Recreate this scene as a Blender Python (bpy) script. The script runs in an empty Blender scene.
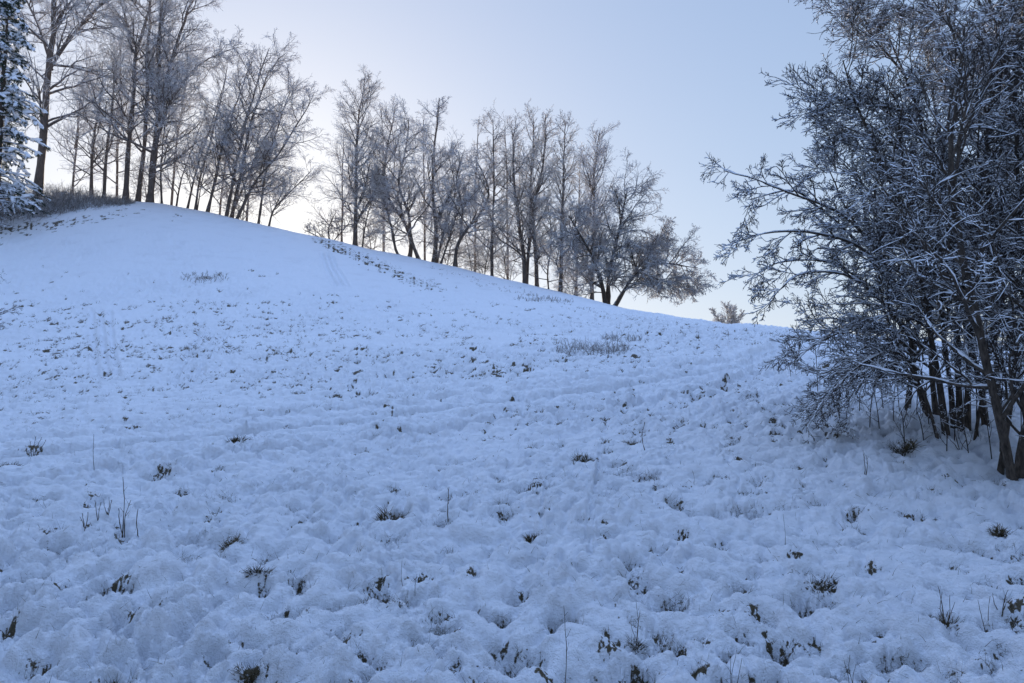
import bpy, math, random
import numpy as np
from mathutils import Vector, Matrix

# ------------------------------------------------------------------ camera
F = 683.0
PITCH = math.radians(4.9)
CAMZ = 1.62
sc = bpy.context.scene
cam_d = bpy.data.cameras.new('camera'); cam = bpy.data.objects.new('camera', cam_d)
sc.collection.objects.link(cam); sc.camera = cam
cam_d.sensor_width = 36.0; cam_d.lens = 36.0 * F / 1024.0
cam_d.clip_start = 0.05; cam_d.clip_end = 3000
cam.location = (0, 0, CAMZ); cam.rotation_euler = (math.radians(90) + PITCH, 0, 0)

# ------------------------------------------------------------------ sky and sun
SUN_EL = math.radians(10.5); SUN_AZ = math.radians(-21.0)      # azimuth from +Y towards +X
w = bpy.data.worlds.new('World'); sc.world = w; w.use_nodes = True
wn = w.node_tree; wn.nodes.clear()
sky = wn.nodes.new('ShaderNodeTexSky'); sky.sky_type = 'NISHITA'; sky.sun_disc = False
sky.sun_elevation = SUN_EL; sky.sun_rotation = SUN_AZ
sky.altitude = 200; sky.air_density = 1.0; sky.dust_density = 1.2; sky.ozone_density = 2.0
bg = wn.nodes.new('ShaderNodeBackground'); bg.inputs['Strength'].default_value = 0.15
wo = wn.nodes.new('ShaderNodeOutputWorld')
# soft shoulder on the very bright part of the sky, channel by channel
def wvec(op, a, b):
    n = wn.nodes.new('ShaderNodeVectorMath'); n.operation = op
    for k, v in enumerate((a, b)):
        if isinstance(v, tuple): n.inputs[k].default_value = v
        else: wn.links.new(v, n.inputs[k])
    return n.outputs[0]
P_ = 0.66
pw = []
sp = wn.nodes.new('ShaderNodeSeparateXYZ'); wn.links.new(sky.outputs[0], sp.inputs[0]); cb = wn.nodes.new('ShaderNodeCombineXYZ')
for k in range(3):
    q = wn.nodes.new('ShaderNodeMath'); q.operation = 'POWER'; wn.links.new(sp.outputs[k], q.inputs[0]); q.inputs[1].default_value = P_
    wn.links.new(q.outputs[0], cb.inputs[k])
tinted = wvec('MULTIPLY', cb.outputs[0], (0.795, 0.90, 1.46))
den = wvec('ADD', wvec('MULTIPLY', tinted, (0.30, 0.31, 0.36)), (1.0, 1.0, 1.0))
tn = wn.nodes.new('ShaderNodeVectorMath'); tn.operation = 'DIVIDE'; wn.links.new(tinted, tn.inputs[0]); wn.links.new(den, tn.inputs[1])
# sky overhead boosted and sky behind the camera dimmed, added to light the snow
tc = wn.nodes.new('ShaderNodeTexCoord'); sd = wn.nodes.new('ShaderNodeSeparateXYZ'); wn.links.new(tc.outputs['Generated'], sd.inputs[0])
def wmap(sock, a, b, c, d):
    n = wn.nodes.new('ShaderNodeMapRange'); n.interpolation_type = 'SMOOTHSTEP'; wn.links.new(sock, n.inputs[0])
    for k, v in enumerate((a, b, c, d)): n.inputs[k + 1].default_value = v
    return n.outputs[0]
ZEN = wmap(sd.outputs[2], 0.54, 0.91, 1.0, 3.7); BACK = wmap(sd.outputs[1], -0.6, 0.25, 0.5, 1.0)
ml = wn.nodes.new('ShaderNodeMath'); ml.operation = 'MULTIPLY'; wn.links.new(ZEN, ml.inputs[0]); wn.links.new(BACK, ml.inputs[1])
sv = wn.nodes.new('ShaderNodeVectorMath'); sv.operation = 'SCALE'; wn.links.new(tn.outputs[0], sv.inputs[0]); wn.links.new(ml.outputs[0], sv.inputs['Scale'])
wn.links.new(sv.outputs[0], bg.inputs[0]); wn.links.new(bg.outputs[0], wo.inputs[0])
sun_d = bpy.data.lights.new('sun', 'SUN'); sun_d.energy = 3.4; sun_d.angle = math.radians(0.6)
sun_d.color = (1.0, 0.86, 0.70)
sun = bpy.data.objects.new('sun', sun_d); sc.collection.objects.link(sun)
S = Vector((math.sin(SUN_AZ) * math.cos(SUN_EL), math.cos(SUN_AZ) * math.cos(SUN_EL), math.sin(SUN_EL)))
sun.rotation_euler = S.to_track_quat('Z', 'Y').to_euler()
sc.view_settings.view_transform = 'Standard'; sc.view_settings.look = 'None'
sc.view_settings.gamma = 1.0; sc.view_settings.use_curve_mapping = False
sc.view_settings.exposure = 1.85

# ------------------------------------------------------------------ helpers
rng = np.random.default_rng(7)
COL = sc.collection

def px(x, y, Y):
    """world point seen at photo position x, y when it stands Y metres in front of the camera"""
    cx = (x - 512.0) / F; cy = (341.5 - y) / F
    dy = math.cos(PITCH) - cy * math.sin(PITCH); dz = math.sin(PITCH) + cy * math.cos(PITCH)
    t = Y / dy
    return np.array([cx * t, Y, CAMZ + dz * t])

def mesh_np(name, V, Fq, mat, parent=None, smooth=True, attrs=None):
    """V (n,3), Fq (m,k) faces of k corners or a list of such arrays"""
    me = bpy.data.meshes.new(name)
    if not isinstance(Fq, list): Fq = [Fq]
    Fq = [f for f in Fq if len(f)]
    me.vertices.add(len(V)); me.vertices.foreach_set('co', np.ascontiguousarray(V, dtype=np.float32).ravel())
    loops = np.concatenate([f.ravel() for f in Fq]).astype(np.int32)
    tot = np.concatenate([np.full(len(f), f.shape[1]) for f in Fq]).astype(np.int32)
    start = np.concatenate([[0], np.cumsum(tot)[:-1]]).astype(np.int32)
    me.loops.add(len(loops)); me.loops.foreach_set('vertex_index', loops)
    me.polygons.add(len(tot)); me.polygons.foreach_set('loop_start', start); me.polygons.foreach_set('loop_total', tot)
    me.polygons.foreach_set('use_smooth', np.full(len(tot), smooth, dtype=bool))
    if attrs:
        for k, a in attrs.items():
            at = me.attributes.new(k, 'FLOAT', 'POINT'); at.data.foreach_set('value', a.astype(np.float32))
    me.update(); me.validate()
    me.materials.append(mat)
    o = bpy.data.objects.new(name, me); COL.objects.link(o)
    if parent is not None:
        o.parent = parent
    return o

def tag(o, label=None, cat=None, group=None, kind=None):
    if label: o['label'] = label
    if cat: o['category'] = cat
    if group: o['group'] = group
    if kind: o['kind'] = kind
    return o

def empty(name, loc):
    o = bpy.data.objects.new(name, None); COL.objects.link(o); o.location = loc; o.empty_display_size = 0.3
    return o

def _hash(ix, iy, seed):
    h = (ix * 374761393 + iy * 668265263 + seed * 1442695041) & 0xffffffff
    h = ((h ^ (h >> 13)) * 1274126177) & 0xffffffff
    h = h ^ (h >> 16)
    return h
def pn(x, y, seed=0):
    """2D gradient noise, about -1..1"""
    x0 = np.floor(x).astype(np.int64); y0 = np.floor(y).astype(np.int64)
    fx = x - x0; fy = y - y0
    u = fx * fx * fx * (fx * (fx * 6 - 15) + 10); v = fy * fy * fy * (fy * (fy * 6 - 15) + 10)
    def g(ix, iy, dx, dy):
        a = _hash(ix, iy, seed).astype(np.float64) * (2 * math.pi / 4294967296.0)
        return np.cos(a) * dx + np.sin(a) * dy
    n00 = g(x0, y0, fx, fy); n10 = g(x0 + 1, y0, fx - 1, fy)
    n01 = g(x0, y0 + 1, fx, fy - 1); n11 = g(x0 + 1, y0 + 1, fx - 1, fy - 1)
    return ((n00 * (1 - u) + n10 * u) * (1 - v) + (n01 * (1 - u) + n11 * u) * v) * 1.5

def pillows(x, y, seed, s=7.0):
    """rounded cushions of uneven height that melt into one another"""
    x0 = np.floor(x).astype(np.int64); y0 = np.floor(y).astype(np.int64); acc = np.zeros_like(x)
    for i in (-1, 0, 1):
        for j in (-1, 0, 1):
            a = _hash(x0 + i, y0 + j, seed) / 4294967296.0; b = _hash(x0 + i, y0 + j, seed + 1) / 4294967296.0; c = _hash(x0 + i, y0 + j, seed + 2) / 4294967296.0
            d2 = (x - x0 - i - a) ** 2 + (y - y0 - j - b) ** 2
            acc += np.exp(s * (c * .75 - 1.5 * d2))
    return np.log(acc + 1e-4) / s
# ------------------------------------------------------------------ terrain shape
_ctl = []
for (x, y, Y) in [
    # near field
    (0, 683, 3.15), (256, 683, 3.15), (512, 683, 3.15), (768, 683, 3.15), (1024, 683, 3.1),
    (0, 560, 4.7), (350, 560, 4.6), (700, 560, 4.5), (1024, 560, 4.35),
    (-80, 480, 7.6), (200, 480, 7.2), (512, 480, 6.8), (800, 480, 6.3), (1024, 482, 6.0),
    (-80, 440, 11), (200, 438, 10.4), (512, 438, 9.4), (760, 438, 8.1), (1024, 440, 7.6),
    (-80, 402, 17.5), (150, 400, 16.5), (400, 398, 15), (620, 396, 13), (820, 398, 10.8), (1024, 402, 10.5),
    (-80, 350, 27), (100, 345, 27), (300, 345, 26), (500, 345, 24), (680, 355, 20), (850, 366, 16), (1060, 372, 16),
    (-80, 290, 41), (50, 280, 42), (200, 280, 42), (350, 300, 40), (500, 312, 38), (640, 330, 30),
    (0, 232, 52), (120, 226, 53), (250, 245, 52), (400, 276, 50),
    # crest
    (-150, 200, 60), (0, 205, 60), (70, 199, 62), (150, 203, 64), (220, 216, 65), (300, 236, 65), (360, 248, 64),
    (450, 268, 63), (550, 293, 60), (610, 307, 55), (700, 321, 42), (800, 330, 32), (900, 340, 28), (1024, 346, 28), (1200, 348, 28)]:
    _ctl.append(px(x, y, Y))
# beyond the crest the ground falls away
for (x, y, Y, dY, dz) in [(-150, 200, 60, 14, -1.2), (0, 205, 60, 14, -1.2), (150, 203, 64, 12, -1.2), (300, 236, 65, 12, -2), (450, 268, 63, 12, -2),
                          (550, 293, 60, 12, -1.6), (620, 309, 55, 12, -1.3), (700, 321, 42, 14, -.5), (800, 330, 32, 15, -.5), (900, 340, 28, 15, -.7), (1024, 346, 28, 16, -.7)]:
    p = px(x, y, Y); s = (Y + dY) / Y
    _ctl.append(np.array([p[0] * s, p[1] * s, p[2] + dz]))
    s = (Y + dY + 25) / Y
    _ctl.append(np.array([p[0] * s, p[1] * s, p[2] * 0.45 - 1]))
_ctl += [np.array(p, float) for p in [(0, 0, -.1), (-6, 0, 0.0), (6, 0, 0.1), (0, -8, -1.5), (-25, 0, 1.0), (25, 0, .3), (-20, -30, -2), (20, -30, -3), (60, 0, -1), (-60, 0, 3),
         (0, 200, -12), (-120, 160, -10), (120, 160, -12), (200, 0, -14), (-200, 0, -12), (0, -150, -12), (-150, -120, -12), (150, -120, -14)]]
_ctl = np.array(_ctl)
_P = _ctl[:, :2] / 20.0
def _phi(r): return np.where(r > 1e-9, r * r * np.log(np.maximum(r, 1e-9)), 0)
def _solve():
    n = len(_P)
    K = _phi(np.linalg.norm(_P[:, None] - _P[None], axis=2)) + np.eye(n) * 0.0006
    A = np.zeros((n + 3, n + 3)); A[:n, :n] = K; A[:n, n] = 1; A[:n, n + 1:] = _P; A[n, :n] = 1; A[n + 1:, :n] = _P.T
    b = np.zeros(n + 3); b[:n] = _ctl[:, 2]
    return np.linalg.solve(A, b)
_W = _solve()
def ground(x, y):
    x = np.asarray(x, float); y = np.asarray(y, float)
    q = np.stack([x.ravel(), y.ravel()], 1) / 20.0
    out = np.empty(len(q)); n = len(_P)
    for i in range(0, len(q), 50000):
        c = q[i:i + 50000]
        r = np.sqrt((c[:, None, 0] - _P[None, :, 0]) ** 2 + (c[:, None, 1] - _P[None, :, 1]) ** 2)
        out[i:i + 50000] = _phi(r) @ _W[:n] + _W[n] + c @ _W[n + 1:]
    R = np.sqrt(x.ravel() ** 2 + y.ravel() ** 2)
    f = np.clip((R - 110) / 80, 0, 1); f = f * f * (3 - 2 * f)
    out = out * (1 - f) + f * (-12.0)
    return out.reshape(x.shape)
def gz(x, y): return float(ground(np.array([x]), np.array([y]))[0])
_T = np.concatenate([np.linspace(2.2, 20, 300), np.linspace(20, 75, 300)])
def hit(x, y):
    """ground point seen at photo position x, y"""
    P = np.array([px(x, y, t) for t in _T]); z = ground(P[:, 0], P[:, 1])
    k = np.argmax(P[:, 2] < z)
    if P[k, 2] >= z[k]: k = len(_T) - 1
    return np.array([P[k, 0], P[k, 1], z[k]])

# ------------------------------------------------------------------ ground mesh (fine polar sheet)
def ang_axis():
    a = np.linspace(-math.radians(44), math.radians(44), 1300)
    b = np.linspace(math.radians(44), 2 * math.pi - math.radians(44), 150)[1:-1]
    return np.concatenate([a, b])
def rad_axis():
    return np.concatenate([np.linspace(0.3, 2.3, 14)[:-1], np.exp(np.linspace(math.log(2.3), math.log(80), 950)), np.exp(np.linspace(math.log(80), math.log(1500), 30))[1:]])
TH = ang_axis(); RR = rad_axis()
nA, nR = len(TH), len(RR)
GX = RR[:, None] * np.sin(TH)[None]; GY = RR[:, None] * np.cos(TH)[None]
GZ = ground(GX, GY)
def smooth(a, b, x):
    t = np.clip((x - a) / (b - a), 0, 1); return t * t * (3 - 2 * t)
fade_far = 1 - smooth(70, 110, np.hypot(GX, GY))
rough = 0.75 + 0.45 * pn(GX / 6, GY / 6, 11) + 0.3 * smooth(0, 6, GX)
rough *= 1 - 0.75 * smooth(36, 50, GY + 0.25 * GX + 0.0)        # the upper slope is smooth
rough = np.clip(rough, 0.12, 1.4)
# domain warp so that lumps look trodden, not regular
wx = GX + 0.08 * pn(GX / .45, GY / .45, 21) + .022 * pn(GX / .16, GY / .16, 22)
wy = GY + 0.08 * pn(GX / .45, GY / .45, 23) + .022 * pn(GX / .16, GY / .16, 24)
D = 0.10 * pn(GX / 3.5, GY / 3.5, 1) * fade_far
b1 = np.abs(pn(wx / .42, wy / .38, 2)); b2 = np.abs(pn(wx / .21, wy / .19, 3)); b3 = np.abs(pn(wx / .10, wy / .09, 4))
b4 = np.abs(pn(wx / .045, wy / .042, 14))
near = 1 - smooth(8, 22, GY)
k0 = pillows(wx / .36, wy / .33, 191); k1 = pillows(wx / .19, wy / .165, 201); k2 = pillows(wx / .088 + 3.3, wy / .08, 211); k3 = pillows(wx / .042, wy / .04 + 7.7, 221)
mix_ = smooth(-.35, .35, pn(GX / 1.1, GY / 1.1, 231))
lump = 0.085 * k0 + 0.105 * k1 + 0.056 * k2 * (.4 + .9 * mix_) + 0.020 * k3 * near * (.3 + mix_) + 0.05 * b1 * mix_ + 0.03 * b3 * b2 - .12
lump += 0.045 * np.abs(pn(wx / .8, wy / .7, 41)) ** .7
lump += 0.07 * pn(wx / 1.3, wy / 1.1, 5)
lump += 0.014 * pn(wx / .06, wy / .06, 6) * (0.6 + pn(GX / .9, GY / .9, 15))
cl = np.clip(pn(wx / .15, wy / .12, 43) + .5 * pn(wx / .07, wy / .06, 44) - .15, 0, .35)
lump += .07 * cl * (1 - smooth(14, 30, GY)) * smooth(-.2, .5, pn(GX / 1.6, GY / 1.6, 45) - .15 * smooth(1, 3, GX))
D += lump * rough * fade_far
# diagonal streaks on the right-hand bank and long contour drifts across the bench
m = smooth(2, 7, GX) * smooth(15, 19, GY) * (1 - smooth(36, 46, GY))
uu = (GX * 0.62 - GY * 0.78); vv = (GX * 0.78 + GY * 0.62)
D += m * 0.09 * np.abs(pn(uu / .55, vv / 2.6, 8))
m = smooth(9, 13, GY) * (1 - smooth(24, 30, GY)) * (1 - smooth(3, 8, GX))
D += m * 0.10 * np.abs(pn((GX + .6 * pn(GX / 2, GY / 2, 31)) / 3.0, (GY - .15 * GX) / .55, 9))

PATH = [(-60, 462), (120, 444), (250, 432), (400, 415), (520, 400), (640, 385), (740, 366), (790, 346)]
def path_band():
    global D
    W = np.array([hit(*p)[:2] for p in PATH]); dm = np.full(GX.shape, 9.)
    for a, b in zip(W[:-1], W[1:]):
        ab = b - a; t = np.clip(((GX - a[0]) * ab[0] + (GY - a[1]) * ab[1]) / (ab @ ab), 0, 1)
        dm = np.minimum(dm, np.hypot(GX - a[0] - t * ab[0], GY - a[1] - t * ab[1]))
    k = np.exp(-(dm / 1.1) ** 2)
    D = D * (1 - .7 * k) - .12 * np.exp(-(dm / .9) ** 4)
path_band()
m = smooth(9, 12, GY) * (1 - smooth(19, 26, GY)) * (1 - smooth(3, 7, GX))
D += m * 0.11 * np.abs(pn((GX + .5 * pn(GX / 1.5, GY / 1.5, 33)) / 2.6, (GY - .18 * GX) / .42, 34)) ** .8
def groove(pts, width, depth, edge=0.5, dash=None):
    global D
    W = np.array([hit(*p)[:2] for p in pts])
    for a, b in zip(W[:-1], W[1:]):
        lo = np.minimum(a, b) - width * 4; hi = np.maximum(a, b) + width * 4
        m = (GX > lo[0]) & (GX < hi[0]) & (GY > lo[1]) & (GY < hi[1])
        if not m.any(): continue
        x = GX[m]; y = GY[m]; ab = b - a
        t = np.clip(((x - a[0]) * ab[0] + (y - a[1]) * ab[1]) / (ab @ ab), 0, 1)
        d = np.hypot(x - a[0] - t * ab[0], y - a[1] - t * ab[1]) / width
        d = d + 0.5 * pn(x / .25, y / .25, 51) + .3 * pn(x / .07, y / .07, 52)
        inside = (t > 0) & (t < 1)
        D[m] += inside * (-depth * np.exp(-d ** 4) + depth * edge * np.exp(-(d - 1.7) ** 2 * 3))
for off in (-16, -4, 10, 26):
    groove([(x, y + off * (1 - .5 * i / 7)) for i, (x, y) in enumerate(PATH)], 0.20, 0.13)
groove([(600, 440), (597, 470), (594, 510), (590, 560)], .016, .02)
groove([(604, 432), (600, 455), (592, 500), (586, 545)], .016, .02)
groove([(548, 470), (545, 500), (541, 530)], .016, .02)
for k in range(5):
    groove([(200 + k * 7, 330), (190 + k * 6.5, 350), (178 + k * 6, 368), (170 + k * 6, 388)], .11, .08)
for k in range(3):
    groove([(92 + k * 9, 310), (94 + k * 9, 340), (97 + k * 10, 380)], .10, .07)
for k in range(3):
    groove([(322 + k * 4, 252), (326 + k * 5, 268), (336 + k * 6, 285)], .11, .08)

# bare patches where grass shows through

SPOTS = []           # (x, y, radius, weight)
BARE = np.zeros_like(GX)
def pits(n, seed):
    """small steep hollows trodden or melted into the snow"""
    q = np.random.default_rng(seed)
    for k in range(n):
        Y0 = 2.8 * math.exp(q.uniform(0, math.log(8.5))); X0 = q.uniform(-.9, .9) * Y0
        r = q.uniform(.015, .05) * (1 + .05 * Y0); R0 = math.hypot(X0, Y0); th = math.atan2(X0, Y0); rr = r * 3.2
        i0, i1 = np.searchsorted(RR, [R0 - rr, R0 + rr]); j0, j1 = np.searchsorted(TH[:1300], [th - rr / R0, th + rr / R0])
        if i1 <= i0 or j1 <= j0: continue
        sl = (slice(i0, i1), slice(j0, j1)); x = GX[sl] - X0; y = GY[sl] - Y0
        a = q.uniform(0, math.pi); e = q.uniform(1, 2.4)
        u = (x * math.cos(a) + y * math.sin(a)) / (r * e); v = (-x * math.sin(a) + y * math.cos(a)) / r
        d = np.hypot(u, v) + .45 * pn((x + X0) / .06, (y + Y0) / .06, 71)
        dp = r * q.uniform(.4, .9)
        D[sl] += -dp * (1 - smooth(.3, 1.15, d)) + .22 * dp * np.exp(-((d - 1.5) / .4) ** 2)
pits(1500, 55)
def spot(X, Y, r, wgt=1.0, ax=1.0):
    R0 = math.hypot(X, Y); th = math.atan2(X, Y)
    rr = r * 2.2 * max(ax, 1)
    i0, i1 = np.searchsorted(RR, [R0 - rr, R0 + rr]); j0, j1 = np.searchsorted(TH[:1300], [th - rr / R0, th + rr / R0])
    if i1 <= i0 or j1 <= j0: return
    sl = (slice(i0, i1), slice(j0, j1))
    x = GX[sl]; y = GY[sl]
    d = np.hypot((x - X) / (r * ax), (y - Y) / r)
    k_ = max(1, R0 / 7)
    d = d + 1.1 * pn(x / .022 / k_, y / .022 / k_, 61) + .6 * pn(x / .06 / k_, y / .06 / k_, 62)
    v = 1 - smooth(0.3, 1.0, d)
    BARE[sl] = np.maximum(BARE[sl], v * wgt * (.88 if Y < 12 else 1.0))
    D[sl] -= min(.03, r * .35) * np.exp(-(d / 1.3) ** 2)
    SPOTS.append((X, Y, r * ax, wgt))
PH = [(232, 533, 14), (237, 445, 11), (260, 568, 14), (390, 508, 18), (428, 520, 10), (395, 598, 20), (365, 595, 14), (585, 453, 15), (630, 436, 16), (645, 476, 13), (533, 482, 14),
      (500, 480, 9), (532, 540, 13), (493, 543, 14), (470, 575, 11), (425, 572, 12), (738, 460, 7), (763, 459, 8), (718, 537, 14), (840, 475, 11), (822, 580, 24), (755, 604, 16),
      (720, 603, 12), (945, 610, 22), (1000, 524, 12), (905, 440, 14), (8, 455, 18), (33, 445, 14), (140, 601, 15), (115, 668, 26), (300, 607, 18), (250, 665, 18), (190, 530, 10),
      (60, 570, 12), (10, 612, 14), (165, 470, 14), (90, 520, 8), (665, 632, 16), (610, 640, 14), (700, 655, 18), (860, 668, 18), (990, 660, 20), (1015, 600, 14), (870, 560, 12),
      (455, 618, 14), (540, 660, 14), (345, 640, 12), (300, 385, 8), (205, 275, 12), (472, 357, 9), (600, 350, 12), (575, 350, 10), (680, 530, 10), (905, 500, 14), (955, 470, 12),
      (930, 480, 12), (780, 640, 14), (890, 590, 12), (795, 555, 9), (560, 420, 9), (655, 545, 10), (690, 422, 9), (790, 420, 9), (735, 395, 10), (690, 395, 8), (340, 470, 8), (372, 467, 9)]
for (x, y, wpx) in PH:
    p = hit(x, y + 2); r = wpx * 0.68 * p[1] / F
    spot(p[0], p[1], r * .9, 1.0, 1.15)
r2 = np.random.default_rng(99)
for k in range(6000):                       # foreground creases
    x = r2.uniform(-60, 1080); y = 690 - 300 * r2.uniform(0, 1) ** 1.2
    p = hit(x, y)
    if pn(np.array([p[0] / 1.4]), np.array([p[1] / 1.4]), 78)[0] < 0 and r2.uniform() < .75: continue
    cx_ = p[0] + r2.uniform(-.16, .16, 16); cy_ = p[1] + r2.uniform(-.16, .16, 16)
    q_ = np.argmin(D[np.searchsorted(RR, np.hypot(cx_, cy_)), np.clip(np.searchsorted(TH[:1300], np.arctan2(cx_, cy_)), 0, 1299)])
    p[0] = cx_[q_]; p[1] = cy_[q_]
    r = r2.uniform(1.8, 7.5) * p[1] / F * (1.0 if y > 470 else 0.7) * (.55 if r2.uniform() < .6 else 1)
    spot(p[0], p[1], r, r2.uniform(.5, 1), r2.uniform(1, 2.2))
for k in range(6500):                      # specks over the middle of the slope
    x = r2.uniform(-60, 860); y = 355 + 45 * r2.normal()
    if y > 440: continue
    if y < 300 and r2.uniform() < .75: continue
    top = np.interp(x, [0, 200, 400, 600, 860], [255, 262, 285, 320, 338])
    if y < top: continue
    p = hit(x, y)
    if abs(y - np.interp(x, [q[0] for q in PATH], [q[1] for q in PATH])) < 12 and r2.uniform() < .8: continue
    if pn(np.array([p[0] / 2.2]), np.array([p[1] / 3.5]), 77)[0] < -.1 and r2.uniform() < .8: continue
    r = r2.uniform(.04, .13) * (1.6 if r2.uniform() < .12 else 1) * min(1, max(.35, p[1] / 27))
    spot(p[0], p[1], r, r2.uniform(.75, 1.1), r2.uniform(1, 2))
for k in range(650):                       # the scuffed line running down from the crest and the earthy lip under the trees
    t = r2.uniform(); x = 316 + t * 120 + r2.normal() * (2 + 5 * t); y = 238 + t * 50 + r2.normal() * 2.2
    if r2.uniform() < t * .6: continue
    p = hit(x, y + 1); spot(p[0], p[1], r2.uniform(.04, .13), 1, 2.0)
for k in range(420):                       # ragged grass along the crest
    x = r2.uniform(430, 900); y = np.interp(x, [430, 500, 600, 700, 800, 900], [265, 283, 310, 325, 334, 344]) + abs(r2.normal()) * 5
    p = hit(x, y); spot(p[0], p[1], r2.uniform(.03, .10), .9, 1.6)
for k in range(160):
    x = abs(r2.normal()) * 70; y = np.interp(x, [0, 60, 130, 220], [226, 220, 207, 219]) + abs(r2.normal()) * 5
    p = hit(x, y); spot(p[0], p[1], r2.uniform(.05, .16), .9, 2.0)

GZD = GZ + D
V = np.stack([GX.ravel(), GY.ravel(), GZD.ravel()], 1)
I = np.arange(nR - 1)[:, None] * nA; J = np.arange(nA)[None]; Jn = (J + 1) % nA
quads = np.stack([(I + J), (I + nA + J), (I + nA + Jn), (I + Jn)], -1).reshape(-1, 4)[:, ::-1]
V = np.vstack([V, [[0, 0, GZD[0].mean()]]]); ci = len(V) - 1
cap = np.stack([np.full(nA, ci), np.arange(nA), (np.arange(nA) + 1) % nA], 1)[:, ::-1]
quads_r = quads[:, ::-1]; cap_r = cap[:, ::-1]
def surf_z(x, y):
    """height of the displaced sheet"""
    x = np.atleast_1d(np.asarray(x, float)); y = np.atleast_1d(np.asarray(y, float))
    i = np.clip(np.searchsorted(RR, np.hypot(x, y)), 0, nR - 1); j = np.clip(np.searchsorted(TH[:1300], np.arctan2(x, y)), 0, 1299)
    return GZD[i, j]

# ------------------------------------------------------------------ materials
def newmat(name):
    m = bpy.data.materials.new(name); m.use_nodes = True
    nt = m.node_tree; b = nt.nodes['Principled BSDF']
    return m, nt, b
def N(nt, t, **kw):
    n = nt.nodes.new(t)
    for k, v in kw.items(): setattr(n, k, v)
    return n
def L(nt, a, b): nt.links.new(a, b)
def mathn(nt, op, a, b=None, c=None):
    n = N(nt, 'ShaderNodeMath', operation=op)
    for i, v in enumerate((a, b, c)):
        if v is None: continue
        if isinstance(v, (int, float)): n.inputs[i].default_value = v
        else: L(nt, v, n.inputs[i])
    return n.outputs[0]
def noise(nt, scale, detail=3, rough=.55, coord=None):
    n = N(nt, 'ShaderNodeTexNoise'); n.inputs['Scale'].default_value = scale; n.inputs['Detail'].default_value = detail; n.inputs['Roughness'].default_value = rough
    if coord is not None: L(nt, coord, n.inputs['Vector'])
    return n.outputs['Fac']
def mixc(nt, f, a, b):
    n = N(nt, 'ShaderNodeMix', data_type='RGBA')
    if isinstance(f, float): n.inputs[0].default_value = f
    else: L(nt, f, n.inputs[0])
    for s, v in ((6, a), (7, b)):
        if isinstance(v, tuple): n.inputs[s].default_value = (*v, 1)
        else: L(nt, v, n.inputs[s])
    return n.outputs[2]
def ramp(nt, f, lo, hi):
    n = N(nt, 'ShaderNodeMapRange'); L(nt, f, n.inputs[0]); n.inputs[1].default_value = lo; n.inputs[2].default_value = hi; n.clamp = True
    return n.outputs[0]

def snow_ground_mat():
    m, nt, b = newmat('snowy_ground')
    geo = N(nt, 'ShaderNodeNewGeometry'); pos = geo.outputs['Position']
    at = N(nt, 'ShaderNodeAttribute', attribute_name='bare').outputs['Fac']
    n1 = noise(nt, 14, 5, .7, pos); n2 = noise(nt, 45, 4, .7, pos); n3 = noise(nt, 0.8, 3, .5, pos)
    f = mathn(nt, 'ADD', at, mathn(nt, 'MULTIPLY', mathn(nt, 'SUBTRACT', n2, .5), 2.4))
    f = mathn(nt, 'MULTIPLY', ramp(nt, f, .42, .70), ramp(nt, at, 0.03, .2))
    grass = mixc(nt, n1, (.022, .018, .010), (.15, .115, .065))
    # thin snow lets a little of the turf tone through
    thin = ramp(nt, mathn(nt, 'ADD', mathn(nt, 'MULTIPLY', n1, .5), mathn(nt, 'MULTIPLY', n3, .5)), .52, .70)
    snow = mixc(nt, thin, (.83, .855, .91), (.73, .75, .80))
    L(nt, mixc(nt, f, snow, grass), b.inputs['Base Color'])
    b.inputs['Roughness'].default_value = .62; b.inputs['Specular IOR Level'].default_value = .25
    bp = N(nt, 'ShaderNodeBump'); bp.inputs['Strength'].default_value = 1.0; bp.inputs['Distance'].default_value = .055
    h = mathn(nt, 'ADD', mathn(nt, 'MULTIPLY', noise(nt, 15, 7, .66, pos), 1.0), mathn(nt, 'MULTIPLY', noise(nt, 130, 3, .6, pos), .25))
    L(nt, h, bp.inputs['Height']); L(nt, bp.outputs[0], b.inputs['Normal'])
    return m
def bark_mat(name, c1, c2, frost, lo, hi, fcol=(.82, .83, .86), nscale=6.0):
    """bark with snow or rime lying on the faces that look up"""
    m, nt, b = newmat(name)
    geo = N(nt, 'ShaderNodeNewGeometry'); pos = geo.outputs['Position']
    sep = N(nt, 'ShaderNodeSeparateXYZ'); L(nt, geo.outputs['Normal'], sep.inputs[0])
    mp0 = N(nt, 'ShaderNodeMapping'); mp0.inputs['Scale'].default_value = (1, 1, .3); L(nt, pos, mp0.inputs[0])
    n1 = noise(nt, nscale, 4, .7, pos); n2 = noise(nt, nscale * 2.2, 4, .65, mp0.outputs[0])
    h = mathn(nt, 'ADD', sep.outputs[2], mathn(nt, 'MULTIPLY', mathn(nt, 'SUBTRACT', n1, .5), 1.0))
    f = mathn(nt, 'MULTIPLY', ramp(nt, h, lo, hi), frost)
    L(nt, mixc(nt, f, mixc(nt, ramp(nt, n2, .3, .7), c1, c2), fcol), b.inputs['Base Color'])
    b.inputs['Roughness'].default_value = .85; b.inputs['Specular IOR Level'].default_value = .15
    bp = N(nt, 'ShaderNodeBump'); bp.inputs['Strength'].default_value = .8; bp.inputs['Distance'].default_value = .25 / nscale
    mp = N(nt, 'ShaderNodeMapping'); mp.inputs['Scale'].default_value = (1, 1, .25); L(nt, pos, mp.inputs[0])
    L(nt, noise(nt, nscale * 4, 4, .7, mp.outputs[0]), bp.inputs['Height']); L(nt, bp.outputs[0], b.inputs['Normal'])
    return m
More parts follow.
